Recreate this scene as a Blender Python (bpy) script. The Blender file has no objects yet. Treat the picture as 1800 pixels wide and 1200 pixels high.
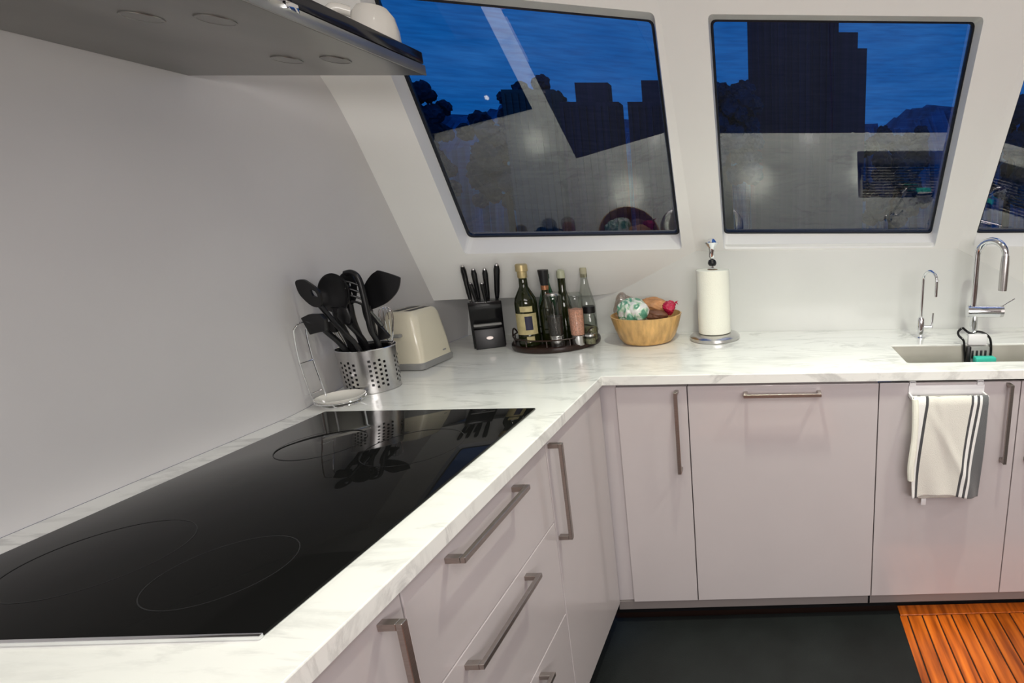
import bpy, bmesh, math, random
from mathutils import Vector, Matrix
from mathutils.geometry import delaunay_2d_cdt
random.seed(7)
S = bpy.context.scene
COL = S.collection

# ------------------------------------------------------------------ camera
cam_d = bpy.data.cameras.new('camera'); cam = bpy.data.objects.new('camera', cam_d); COL.objects.link(cam)
a, b, c = math.radians(-13.7162), math.radians(0.4286), math.radians(-1.4864)
Rz = Matrix.Rotation(c, 3, 'Z'); Rx = Matrix.Rotation(a, 3, 'X'); Ry = Matrix.Rotation(b, 3, 'Y')
R = Rz @ Rx @ Ry
right, fwd, up = R.col[0], R.col[1], R.col[2]
M4 = Matrix((( right.x, up.x, -fwd.x, 0.5102), (right.y, up.y, -fwd.y, -1.4984), (right.z, up.z, -fwd.z, 0.4668), (0, 0, 0, 1)))
cam.matrix_world = M4
cam_d.sensor_width = 36; cam_d.sensor_fit = 'HORIZONTAL'
cam_d.lens = 36 * 897.83 / 1800
cam_d.shift_x = (900 - 1374.12) / 1800     # the photograph is a crop of a wider frame
cam_d.clip_start = 0.02
S.camera = cam
# ------------------------------------------------------------------ colour management
S.view_settings.view_transform = 'Standard'; S.view_settings.look = 'None'
S.view_settings.exposure = 0.0; S.view_settings.gamma = 1.0; S.view_settings.use_curve_mapping = False
# ------------------------------------------------------------------ dusk sky
W = bpy.data.worlds.new('dusk_sky'); S.world = W; W.use_nodes = True
nt = W.node_tree; nt.nodes.clear()
out = nt.nodes.new('ShaderNodeOutputWorld'); bg = nt.nodes.new('ShaderNodeBackground')
tc = nt.nodes.new('ShaderNodeTexCoord'); no = nt.nodes.new('ShaderNodeTexNoise'); mp = nt.nodes.new('ShaderNodeMapping')
cr = nt.nodes.new('ShaderNodeValToRGB')
mp.inputs['Scale'].default_value = (3, 3, 14)
no.inputs['Scale'].default_value = 2.2; no.inputs['Detail'].default_value = 4
cr.color_ramp.elements[0].position = .3; cr.color_ramp.elements[0].color = (0.004, 0.10, 0.37, 1)
cr.color_ramp.elements[1].position = .75; cr.color_ramp.elements[1].color = (0.022, 0.14, 0.44, 1)
nt.links.new(tc.outputs['Generated'], mp.inputs[0]); nt.links.new(mp.outputs[0], no.inputs['Vector'])
nt.links.new(no.outputs[0], cr.inputs[0]); nt.links.new(cr.outputs[0], bg.inputs[0]); nt.links.new(bg.outputs[0], out.inputs[0])
bg.inputs[1].default_value = 1.0
# ------------------------------------------------------------------ ceiling downlights (position, watts)
CEIL = 1.22
LIGHTS = [((0.44, -0.24), 42, 116), ((1.24, -0.30), 43, 116), ((0.03, -0.76), 21, 84), ((0.82, -0.58), 8, 95), ((0.95, -1.45), 16, 150), ((2.05, -1.1), 22, 150), ((0.5, -2.5), 16, 150)]
LIGHT_COL = (0.97, 1.0, 0.83)
for i, ((lx, ly), w, cone) in enumerate(LIGHTS):
    ld = bpy.data.lights.new('downlight_lamp', 'SPOT'); ld.energy = w; ld.color = LIGHT_COL if i < 3 else (1.0, 0.955, 0.94)
    ld.spot_size = math.radians(cone); ld.spot_blend = 1.0; ld.shadow_soft_size = 0.028
    lo = bpy.data.objects.new('downlight_lamp', ld); lo.location = (lx, ly, CEIL - 0.012); COL.objects.link(lo)
# added soft fill above the saloon behind the galley, no fixture of its own
ad = bpy.data.lights.new('saloon_ceiling_fill', 'AREA'); ad.shape = 'RECTANGLE'; ad.size = 1.9; ad.size_y = 0.9; ad.energy = 22; ad.color = (1.0, 0.965, 0.95)
ao = bpy.data.objects.new('saloon_ceiling_fill', ad); ao.location = (1.0, -2.1, CEIL - 0.02); COL.objects.link(ao)

# added fill at the far end of the saloon, brightens left wall and facets
wd = bpy.data.lights.new('saloon_wall_fill', 'AREA'); wd.shape = 'RECTANGLE'; wd.size = 1.6; wd.size_y = 0.5; wd.energy = 33; wd.color = (1.0, 0.955, 0.935)
wo = bpy.data.objects.new('saloon_wall_fill', wd); wo.location = (1.35, -2.9, 0.62); wo.rotation_euler = (math.radians(90), 0, math.radians(7)); COL.objects.link(wo)

# ================================================================== materials
def new_mat(name):
    m = bpy.data.materials.new(name); m.use_nodes = True
    return m, m.node_tree, m.node_tree.nodes['Principled BSDF']
def mat(name, col, rough=.5, metal=0, spec=.5, coat=0, noise=0, nscale=20, bump=0, bscale=200, trans=0, ior=1.45, stretch=None, alpha=1):
    m, t, p = new_mat(name)
    p.inputs['Base Color'].default_value = (*col, 1); p.inputs['Roughness'].default_value = rough
    p.inputs['Metallic'].default_value = metal; p.inputs['Specular IOR Level'].default_value = spec
    p.inputs['Coat Weight'].default_value = coat; p.inputs['Coat Roughness'].default_value = .08
    p.inputs['Transmission Weight'].default_value = trans; p.inputs['IOR'].default_value = ior
    tcn = t.nodes.new('ShaderNodeTexCoord'); mpn = t.nodes.new('ShaderNodeMapping')
    t.links.new(tcn.outputs['Object'], mpn.inputs[0])
    if stretch: mpn.inputs['Scale'].default_value = stretch
    if noise:
        n = t.nodes.new('ShaderNodeTexNoise'); n.inputs['Scale'].default_value = nscale; n.inputs['Detail'].default_value = 5
        r = t.nodes.new('ShaderNodeValToRGB')
        r.color_ramp.elements[0].position = .3; r.color_ramp.elements[1].position = .7
        r.color_ramp.elements[0].color = (*[max(0, x * (1 - noise)) for x in col], 1)
        r.color_ramp.elements[1].color = (*[min(1, x * (1 + noise)) for x in col], 1)
        t.links.new(mpn.outputs[0], n.inputs['Vector']); t.links.new(n.outputs[0], r.inputs[0]); t.links.new(r.outputs[0], p.inputs['Base Color'])
    if bump:
        n2 = t.nodes.new('ShaderNodeTexNoise'); n2.inputs['Scale'].default_value = bscale; n2.inputs['Detail'].default_value = 3
        bp = t.nodes.new('ShaderNodeBump'); bp.inputs['Strength'].default_value = bump; bp.inputs['Distance'].default_value = .002
        t.links.new(mpn.outputs[0], n2.inputs['Vector']); t.links.new(n2.outputs[0], bp.inputs['Height']); t.links.new(bp.outputs[0], p.inputs['Normal'])
    return m

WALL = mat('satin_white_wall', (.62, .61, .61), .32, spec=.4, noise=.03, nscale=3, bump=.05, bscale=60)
FACET = mat('lightened_wall_white', (.86, .86, .83), .28, spec=.5, noise=.02, nscale=3, bump=.04, bscale=50)  # left wall's white, with the facets' missing light put into the colour
BACKSPLASH = mat('white_backsplash', (.68, .69, .67), .22, spec=.5, noise=.02, nscale=4)
SALOON = mat('dark_saloon_panelling', (.16, .12, .10), .4, noise=.3, nscale=4)
CEILM = mat('ceiling_paint', (.72, .70, .68), .6)
CAB = mat('gloss_blush_laminate', (.53, .485, .49), .17, spec=.5, coat=.35, noise=.015, nscale=6)
CABD = mat('carcass_laminate', (.36, .32, .32), .4)
RAILM = mat('grey_light_rail', (.21, .185, .18), .4)
HANDLE = mat('brushed_nickel', (.36, .32, .295), .32, metal=.9, noise=.08, nscale=60, stretch=(1, 1, 8))
CHROME = mat('polished_chrome', (.82, .83, .85), .07, metal=1)
STEEL = mat('brushed_steel', (.60, .59, .58), .27, metal=1, noise=.07, nscale=30, stretch=(20, 1, 1))
SINKM = mat('sink_steel', (.55, .53, .47), .38, metal=.45, noise=.12, nscale=6)
HOODM = mat('hood_steel', (.25, .245, .23), .3, metal=.75, noise=.22, nscale=5, stretch=(1, .5, 1))
HOODE = mat('hood_edge_steel', (.42, .42, .40), .3, metal=.85, noise=.1, nscale=14)
DARKG = mat('dark_glass', (.012, .012, .016), .12, spec=.6)
HOB = mat('black_ceramic_glass', (.006, .006, .006), .03, spec=.5, ior=1.17)
HOBRING = mat('hob_print', (.017, .017, .018), .03, spec=.5, ior=1.17)
BLACK = mat('black_nylon', (.008, .008, .009), .36, noise=.2, nscale=15)
BLACKG = mat('black_gloss_plastic', (.008, .008, .009), .15)
RUBBER = mat('black_rubber_mat', (.008, .010, .010), .6, noise=.35, nscale=7, bump=.3, bscale=400)
GASKET = mat('window_gasket', (.006, .008, .014), .4)
CREAM = mat('cream_enamel', (.74, .69, .54), .2, coat=.3)
GREYPL = mat('grey_plastic', (.28, .28, .27), .4)
PAPER = mat('paper_towel', (.86, .86, .76), .9, bump=.6, bscale=240)
WHITEC = mat('white_ceramic', (.80, .78, .72), .15, coat=.4)
TRAYW = mat('dark_stained_wood', (.022, .010, .007), .28, noise=.4, nscale=12, stretch=(1, 6, 1))
OILG = mat('dark_oil_glass', (.012, .016, .004), .06, spec=.7)
GREENG = mat('green_glass', (.006, .07, .03), .08, spec=.6)
LABEL = mat('cream_label', (.50, .43, .22), .55, noise=.2, nscale=40)
LABELD = mat('label_dark_print', (.02, .02, .05), .5)
GOLD = mat('gold_foil', (.62, .50, .26), .35, metal=.6)
PEPPER = mat('peppercorns', (.03, .024, .02), .7, noise=.6, nscale=260, bump=1, bscale=300)
PINK = mat('pink_salt', (.72, .36, .26), .7, noise=.35, nscale=240, bump=1, bscale=300)
HERB = mat('dried_herbs', (.20, .19, .11), .8, noise=.5, nscale=200)
BAMBOO = mat('bamboo', (.60, .36, .13), .35, coat=.25, noise=.28, nscale=16, stretch=(3, 3, .4))
TAN = mat('brown_packet', (.50, .24, .10), .45, noise=.35, nscale=30)
BROWN = mat('dark_brown_packet', (.16, .07, .04), .4, noise=.3, nscale=30)
REDP = mat('red_wrapper', (.42, .01, .05), .2, noise=.3, nscale=25)
TEAL = mat('teal_sponge', (.06, .62, .48), .85, bump=.8, bscale=500)
WHITES = mat('white_plastic', (.80, .79, .80), .35)
CAULK = mat('black_deck_caulk', (.02, .008, .005), .6)
BARK = mat('trunk', (.02, .016, .014), .9)
TOWER = mat('tower_cladding', (.09, .028, .055), .8, noise=.3, nscale=1.5, stretch=(6, 6, .05))
TREE = mat('evening_foliage', (.012, .035, .07), .9, noise=.5, nscale=2)
WATER = mat('dark_water', (.01, .02, .04), .3)
FOLM = mat('dusk_building', (.07, .075, .08), .8, noise=.2, nscale=1.0)

def clear_glass(name, col=(1, 1, 1), refl=.10, rough=.0, streak=0):
    """thin glass: mostly lets light through, mirrors a fixed small part plus fresnel"""
    m = bpy.data.materials.new(name); m.use_nodes = True; t = m.node_tree; t.nodes.clear()
    o = t.nodes.new('ShaderNodeOutputMaterial'); mx = t.nodes.new('ShaderNodeMixShader')
    tr = t.nodes.new('ShaderNodeBsdfTransparent'); gl = t.nodes.new('ShaderNodeBsdfGlossy')
    tr.inputs[0].default_value = (*col, 1); gl.inputs['Roughness'].default_value = rough
    lw = t.nodes.new('ShaderNodeLayerWeight'); lw.inputs['Blend'].default_value = .25
    ad_ = t.nodes.new('ShaderNodeMath'); ad_.operation = 'MULTIPLY_ADD'; ad_.inputs[1].default_value = .35; ad_.inputs[2].default_value = refl; ad_.use_clamp = True
    t.links.new(lw.outputs['Fresnel'], ad_.inputs[0]); t.links.new(ad_.outputs[0], mx.inputs[0])
    if streak:
        tcn = t.nodes.new('ShaderNodeTexCoord'); mpn = t.nodes.new('ShaderNodeMapping'); mpn.inputs['Scale'].default_value = (9, 9, 110)
        n = t.nodes.new('ShaderNodeTexNoise'); n.inputs['Scale'].default_value = 1.3; n.inputs['Detail'].default_value = 6
        r = t.nodes.new('ShaderNodeValToRGB'); r.color_ramp.elements[0].position = .3; r.color_ramp.elements[1].position = .7
        r.color_ramp.elements[0].color = (*[q * (1 - streak) for q in col], 1); r.color_ramp.elements[1].color = (*[min(1, q * (1 + streak * .4)) for q in col], 1)
        t.links.new(tcn.outputs['Object'], mpn.inputs[0]); t.links.new(mpn.outputs[0], n.inputs['Vector']); t.links.new(n.outputs[0], r.inputs[0]); t.links.new(r.outputs[0], tr.inputs[0])
    t.links.new(tr.outputs[0], mx.inputs[1]); t.links.new(gl.outputs[0], mx.inputs[2]); t.links.new(mx.outputs[0], o.inputs[0])
    return m
WINGLASS = clear_glass('coated_window_glass', (.80, .88, 1.0), .15, streak=.24)
JARGLASS = clear_glass('jar_glass', (.86, .88, .86), .05, .03)
PLASTIC = clear_glass('clear_plastic_bag', (.86, .82, .80), .10, .12)

def marble():
    m, t, p = new_mat('white_marble')
    tcn = t.nodes.new('ShaderNodeTexCoord'); mpn = t.nodes.new('ShaderNodeMapping')
    mpn.inputs['Rotation'].default_value = (0, 0, math.radians(38)); mpn.inputs['Scale'].default_value = (1.0, 3.2, 1.5)
    t.links.new(tcn.outputs['Object'], mpn.inputs[0])
    n1 = t.nodes.new('ShaderNodeTexNoise'); n1.inputs['Scale'].default_value = 2.3; n1.inputs['Detail'].default_value = 9; n1.inputs['Roughness'].default_value = .62; n1.inputs['Distortion'].default_value = .9
    t.links.new(mpn.outputs[0], n1.inputs['Vector'])
    r1 = t.nodes.new('ShaderNodeValToRGB'); e = r1.color_ramp.elements
    e[0].position = .455; e[0].color = (.83, .83, .80, 1); e[1].position = .545; e[1].color = (.84, .84, .81, 1)
    k = e.new(.50); k.color = (.60, .60, .58, 1)
    t.links.new(n1.outputs[0], r1.inputs[0])
    n2 = t.nodes.new('ShaderNodeTexNoise'); n2.inputs['Scale'].default_value = 3.5; n2.inputs['Detail'].default_value = 6
    t.links.new(mpn.outputs[0], n2.inputs['Vector'])
    r2 = t.nodes.new('ShaderNodeValToRGB'); r2.color_ramp.elements[0].position = .35; r2.color_ramp.elements[1].position = .62
    r2.color_ramp.elements[0].color = (0, 0, 0, 1); r2.color_ramp.elements[1].color = (1, 1, 1, 1)
    t.links.new(n2.outputs[0], r2.inputs[0])
    mx = t.nodes.new('ShaderNodeMix'); mx.data_type = 'RGBA'; mx.inputs[6].default_value = (.84, .845, .81, 1)
    t.links.new(r2.outputs[0], mx.inputs[0]); t.links.new(r1.outputs[0], mx.inputs[7]); t.links.new(mx.outputs[2], p.inputs['Base Color'])
    p.inputs['Roughness'].default_value = .16; p.inputs['Coat Weight'].default_value = .2
    return m
MARBLE = marble()

def teak(name='oiled_teak'):
    m, t, p = new_mat(name)
    oi = t.nodes.new('ShaderNodeObjectInfo'); tcn = t.nodes.new('ShaderNodeTexCoord'); mpn = t.nodes.new('ShaderNodeMapping')
    mpn.inputs['Scale'].default_value = (22, 1.6, 6)
    ad1 = t.nodes.new('ShaderNodeVectorMath'); ad1.operation = 'ADD'; cx = t.nodes.new('ShaderNodeCombineXYZ')
    ml = t.nodes.new('ShaderNodeMath'); ml.operation = 'MULTIPLY'; ml.inputs[1].default_value = 13
    t.links.new(oi.outputs['Random'], ml.inputs[0]); t.links.new(ml.outputs[0], cx.inputs[1])
    t.links.new(tcn.outputs['Object'], ad1.inputs[0]); t.links.new(cx.outputs[0], ad1.inputs[1]); t.links.new(ad1.outputs[0], mpn.inputs[0])
    n = t.nodes.new('ShaderNodeTexNoise'); n.inputs['Scale'].default_value = 2.2; n.inputs['Detail'].default_value = 6
    t.links.new(mpn.outputs[0], n.inputs['Vector'])
    r = t.nodes.new('ShaderNodeValToRGB'); e = r.color_ramp.elements
    e[0].position = .28; e[0].color = (.20, .038, .006, 1); e[1].position = .72; e[1].color = (.80, .205, .022, 1)
    k = e.new(.5); k.color = (.56, .120, .012, 1)
    t.links.new(n.outputs[0], r.inputs[0])
    hs = t.nodes.new('ShaderNodeHueSaturation'); mr = t.nodes.new('ShaderNodeMapRange')
    mr.inputs[3].default_value = .7; mr.inputs[4].default_value = 1.15
    t.links.new(oi.outputs['Random'], mr.inputs[0]); t.links.new(mr.outputs[0], hs.inputs['Value']); t.links.new(r.outputs[0], hs.inputs['Color'])
    t.links.new(hs.outputs[0], p.inputs['Base Color']); p.inputs['Roughness'].default_value = .3
    return m
TEAK = teak()

def towel_mat():
    m, t, p = new_mat('striped_terry')
    at = t.nodes.new('ShaderNodeAttribute'); at.attribute_name = 'weave'
    sp = t.nodes.new('ShaderNodeSeparateXYZ'); t.links.new(at.outputs['Vector'], sp.inputs[0])
    r = t.nodes.new('ShaderNodeValToRGB'); r.color_ramp.interpolation = 'CONSTANT'
    white = (.70, .68, .62, 1); dark = (.055, .055, .06, 1); grey = (.115, .12, .125, 1); bright = (.80, .79, .77, 1)
    st = [(0, bright), (.160, dark), (.197, white), (.755, dark), (.787, bright), (.832, dark), (.866, bright), (.900, grey)]
    e = r.color_ramp.elements; e[0].position = 0; e[0].color = st[0][1]; e[1].position = st[1][0]; e[1].color = st[1][1]
    for ps, cc in st[2:]: q = e.new(ps); q.color = cc
    mr = t.nodes.new('ShaderNodeMath'); mr.operation = 'MULTIPLY'; mr.inputs[1].default_value = 1.0
    t.links.new(sp.outputs[0], mr.inputs[0]); t.links.new(mr.outputs[0], r.inputs[0]); t.links.new(r.outputs[0], p.inputs['Base Color'])
    n = t.nodes.new('ShaderNodeTexNoise'); n.inputs['Scale'].default_value = 450; bp = t.nodes.new('ShaderNodeBump'); bp.inputs['Strength'].default_value = .7; bp.inputs['Distance'].default_value = .002
    tcn = t.nodes.new('ShaderNodeTexCoord'); t.links.new(tcn.outputs['Object'], n.inputs['Vector']); t.links.new(n.outputs[0], bp.inputs['Height']); t.links.new(bp.outputs[0], p.inputs['Normal'])
    p.inputs['Roughness'].default_value = .95; p.inputs['Sheen Weight'].default_value = .3
    return m
TERRY = towel_mat()

def packet_mat():
    m, t, p = new_mat('green_white_packet')
    tcn = t.nodes.new('ShaderNodeTexCoord'); v = t.nodes.new('ShaderNodeTexNoise'); v.inputs['Scale'].default_value = 26; v.inputs['Distortion'].default_value = 1.6
    t.links.new(tcn.outputs['Object'], v.inputs['Vector']); r = t.nodes.new('ShaderNodeValToRGB'); e = r.color_ramp.elements
    e[0].position = .40; e[0].color = (.10, .30, .20, 1); e[1].position = .48; e[1].color = (.52, .66, .50, 1); k = e.new(.56); k.color = (.72, .72, .70, 1)
    t.links.new(v.outputs[0], r.inputs[0]); t.links.new(r.outputs[0], p.inputs['Base Color']); p.inputs['Roughness'].default_value = .25
    return m
PACKET = packet_mat()
def lamp_mat():
    m, t, p = new_mat('lit_lens'); p.inputs['Emission Color'].default_value = (*LIGHT_COL, 1); p.inputs['Emission Strength'].default_value = 9
    p.inputs['Base Color'].default_value = (.9, .9, .9, 1); return m
LENS = lamp_mat()

# ================================================================== mesh helpers
class MB:
    def __init__(s): s.bm = bmesh.new()
    def _merge(s, b):
        me = bpy.data.meshes.new('tmp'); b.to_mesh(me); b.free(); s.bm.from_mesh(me); bpy.data.meshes.remove(me)
    def box(s, x0, x1, y0, y1, z0, z1, bev=0.0, seg=2, mtx=None):
        b = bmesh.new(); bmesh.ops.create_cube(b, size=1)
        for v in b.verts: v.co = Vector(((x0 + x1) / 2 + v.co.x * (x1 - x0), (y0 + y1) / 2 + v.co.y * (y1 - y0), (z0 + z1) / 2 + v.co.z * (z1 - z0)))
        if bev: bmesh.ops.bevel(b, geom=b.edges[:], offset=bev, segments=seg, affect='EDGES', profile=.5)
        if mtx: b.transform(mtx)
        s._merge(b); return s
    def prism(s, pts, h, mtx=None, bev=0.0, seg=2):
        """polygon in local xy, extruded along local z by h"""
        b = bmesh.new(); vs = [b.verts.new((x, y, 0)) for x, y in pts]; f = b.faces.new(vs)
        r = bmesh.ops.extrude_face_region(b, geom=[f])
        for v in r['geom']:
            if isinstance(v, bmesh.types.BMVert): v.co.z += h
        bmesh.ops.recalc_face_normals(b, faces=b.faces[:])
        if bev: bmesh.ops.bevel(b, geom=b.edges[:], offset=bev, segments=seg, affect='EDGES', profile=.5)
        if mtx: b.transform(mtx)
        s._merge(b); return s
    def lathe(s, prof, cx=0, cy=0, cz=0, n=40, mtx=None):
        b = bmesh.new(); rings = []
        for r, z in prof:
            if r < 1e-6: rings.append([b.verts.new((0, 0, z))])
            else: rings.append([b.verts.new((r * math.cos(2 * math.pi * i / n), r * math.sin(2 * math.pi * i / n), z)) for i in range(n)])
        for A, B in zip(rings, rings[1:]):
            for i in range(n):
                j = (i + 1) % n
                if len(A) == 1 and len(B) == 1: continue
                if len(A) == 1: b.faces.new((A[0], B[i], B[j]))
                elif len(B) == 1: b.faces.new((A[i], A[j], B[0]))
                else: b.faces.new((A[i], A[j], B[j], B[i]))
        bmesh.ops.recalc_face_normals(b, faces=b.faces[:])
        if mtx: b.transform(mtx)
        bmesh.ops.translate(b, verts=b.verts[:], vec=(cx, cy, cz)); s._merge(b); return s
    def tube(s, pts, r, n=10, closed=False):
        pts = [Vector(p) for p in pts]; N = len(pts); b = bmesh.new(); rings = []
        rr = r if isinstance(r, (list, tuple)) else [r] * N
        nrm = None
        for i, p in enumerate(pts):
            if closed: t = pts[(i + 1) % N] - pts[i - 1]
            else: t = pts[min(i + 1, N - 1)] - pts[max(i - 1, 0)]
            t.normalize()
            if nrm is None: nrm = t.orthogonal().normalized()
            nrm = (nrm - t * nrm.dot(t)).normalized(); bi = t.cross(nrm)
            rings.append([b.verts.new(p + (nrm * math.cos(2 * math.pi * k / n) + bi * math.sin(2 * math.pi * k / n)) * rr[i]) for k in range(n)])
        for i in range(N if closed else N - 1):
            A, B = rings[i], rings[(i + 1) % N]
            for k in range(n): b.faces.new((A[k], A[(k + 1) % n], B[(k + 1) % n], B[k]))
        if not closed: b.faces.new(rings[0][::-1]); b.faces.new(rings[-1])
        bmesh.ops.recalc_face_normals(b, faces=b.faces[:])
        s._merge(b); return s
    def cyl(s, p0, p1, r0, r1=None, n=24): return s.tube([p0, p1], [r0, r0 if r1 is None else r1], n)
    def faces(s, vs, fs):
        v = [s.bm.verts.new(p) for p in vs]
        for f in fs: s.bm.faces.new([v[i] for i in f])
        return s
    def build(s, name, m, parent=None, smooth=True, angle=35, origin=None):
        me = bpy.data.meshes.new(name)
        base = Vector((0, 0, 0))
        if parent is not None: base = world_loc(parent)
        elif origin is not None: base = Vector(origin)
        if base.length: bmesh.ops.translate(s.bm, verts=s.bm.verts[:], vec=-base)
        s.bm.to_mesh(me); s.bm.free()
        me.materials.append(m)
        if smooth:
            for p in me.polygons: p.use_smooth = True
            me.set_sharp_from_angle(angle=math.radians(angle))
        o = bpy.data.objects.new(name, me); COL.objects.link(o)
        if parent is not None: o.parent = parent
        elif origin is not None: o.location = base
        return o
def world_loc(o):
    v = Vector((0, 0, 0))
    while o is not None: v += o.location; o = o.parent
    return v
def tag(o, label=None, cat=None, group=None, kind=None):
    if label: o['label'] = label
    if cat: o['category'] = cat
    if group: o['group'] = group
    if kind: o['kind'] = kind
    return o
def thing(name, label, cat, loc, group=None):
    o = bpy.data.objects.new(name, None); COL.objects.link(o); o.location = loc; o.empty_display_size = .05
    return tag(o, label, cat, group)
def arc(c, r, a0, a1, n, u, v):
    c, u, v = Vector(c), Vector(u), Vector(v)
    return [c + u * r * math.cos(math.radians(a0 + (a1 - a0) * i / n)) + v * r * math.sin(math.radians(a0 + (a1 - a0) * i / n)) for i in range(n + 1)]
def smooth_path(pts, sub=6):
    P = [Vector(p) for p in pts]; P = [P[0]] + P + [P[-1]]; o = []
    for i in range(1, len(P) - 2):
        p0, p1, p2, p3 = P[i - 1:i + 3]
        for k in range(sub):
            t = k / sub
            o.append(.5 * ((2 * p1) + (p2 - p0) * t + (2 * p0 - 5 * p1 + 4 * p2 - p3) * t * t + (3 * p1 - p0 - 3 * p2 + p3) * t ** 3))
    o.append(P[-2]); return o

# ================================================================== constants of the galley (metres; worktop surface is z = 0)
WL = -.665; DB = .598; FL = -.92; T = .0294; CH = -.819
SL, MM, JX, SYM = .72, .36, .22, 1.506
NB = math.sqrt(1 + SL * SL); NA = math.sqrt(1 + SL * SL + MM * MM)
def y_b(z, e=0): return DB + SL * (.335 - z) + e * NB
def y_a(x, z, e=0): return DB + SL * (.335 - z) - MM * (JX - x) + e * NA
def y_c(x, z, e=0): return y_a(SYM - x, z, e)
def y_face(x, z):
    if x < JX: return y_a(x, z)
    if x > SYM - JX: return y_c(x, z)
    return y_b(z)
def x_wall(y, z):
    t = min(1, max(0, (y + .33) / .38)); t = t * t * (3 - 2 * t)
    return WL + t * (-.07 + .16 * max(0, z))

# ------------------------------------------------------------------ floor
floor = MB().box(-.75, 2.304, -3.0, .62, FL - .06, FL - .004).build('floor', CAULK); tag(floor, kind='structure')
pitch = .0525
plank0 = None
x = .994 - 19 * pitch
k = 0
while x < 2.24:
    if plank0 is None:
        plank0 = MB().box(0, pitch - .005, -2.98, .028, 0, .006, bev=.0012, seg=1).build('plank', TEAK, floor, smooth=False)
        o = plank0
    else:
        o = plank0.copy(); COL.objects.link(o); o.parent = floor
    o.location = (x, 0, FL - .005); x += pitch; k += 1
MB().box(.967, 2.30, .032, .078, FL - .004, FL + .001, bev=.001, seg=1).build('border_board', TEAK, floor, smooth=False)

# ------------------------------------------------------------------ back window wall: three raked facets with openings
WIN = {  # opening and glass corners as (x, z): bl, br, tr, tl
 1: ('a', [(-.536, .350), (.170, .345), (.205, 1.018), (-.445, 1.0)], [(-.535, .404), (.159, .401), (.190, 1.022), (-.452, 1.006)]),
 2: ('b', [(.333, .342), (1.190, .341), (1.134, 1.013), (.352, 1.017)], [(.335, .402), (1.184, .396), (1.135, 1.022), (.352, 1.026)]),
 3: ('c', [(SYM - .170, .345), (SYM + .536, .350), (SYM + .445, 1.0), (SYM - .205, 1.018)], [(SYM - .150, .397), (SYM + .535, .404), (SYM + .452, 1.006), (SYM - .185, 1.022)]),
}
YF = {'a': y_a, 'b': lambda x, z, e=0: y_b(z, e), 'c': y_c}
NF = {'a': Vector((-MM, 1, SL)) / NA, 'b': Vector((0, 1, SL)) / NB, 'c': Vector((MM, 1, SL)) / NA}
def round_poly(p, r, n=4):
    o = []; N = len(p)
    for i in range(N):
        P = Vector(p[i]); A = (Vector(p[i - 1]) - P).normalized(); B = (Vector(p[(i + 1) % N]) - P).normalized()
        for k in range(n + 1):
            t = k / n; q = P + A * r * (1 - t) ** 2 + B * r * t ** 2; o.append((q.x, q.y))
    return o
GL_E = .06
half = [(-.80, .180), (-.66, .180), (-.45, .173), (-.203, .164), (-.15, .166), (-.10, .175), (-.05, .198), (.0, .222), (.035, .238), (.10, .270), (.16, .302), (.20, .322), (JX, .332), (.26, .335)]
bottom = half + [(SYM - x, z) for x, z in reversed(half)]
TOPZ = CEIL
outer = bottom + [(SYM + .80, TOPZ), (SYM - JX, TOPZ), (JX, TOPZ), (-.80, TOPZ)]
verts = [Vector(p) for p in outer]; edges = [(i, (i + 1) % len(outer)) for i in range(len(outer))]
holes = {}
for w, (f, op, gp) in WIN.items():
    rp = round_poly(op, .014); s0 = len(verts); verts += [Vector(p) for p in rp]
    edges += [(s0 + i, s0 + (i + 1) % len(rp)) for i in range(len(rp))]; holes[w] = rp
ja = outer.index((JX, .332)); jb = outer.index((JX, TOPZ)); jc = outer.index((SYM - JX, .332)); jd = outer.index((SYM - JX, TOPZ))
edges += [(ja, jb), (jc, jd)]
V, E_, F, _, _, _ = delaunay_2d_cdt(verts, edges, [], 0, 1e-6)
def inside(p, poly):
    c_ = False; n = len(poly)
    for i in range(n):
        x1, y1 = poly[i]; x2, y2 = poly[(i + 1) % n]
        if (y1 > p[1]) != (y2 > p[1]) and p[0] < (x2 - x1) * (p[1] - y1) / (y2 - y1) + x1: c_ = not c_
    return c_
mb = MB(); bv = [mb.bm.verts.new((v.x, y_face(v.x, v.y), v.y)) for v in V]
for f in F:
    cc = (sum(V[i].x for i in f) / 3, sum(V[i].y for i in f) / 3)
    if inside(cc, outer) and not any(inside(cc, h) for h in holes.values()): mb.bm.faces.new([bv[i] for i in f])
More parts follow.
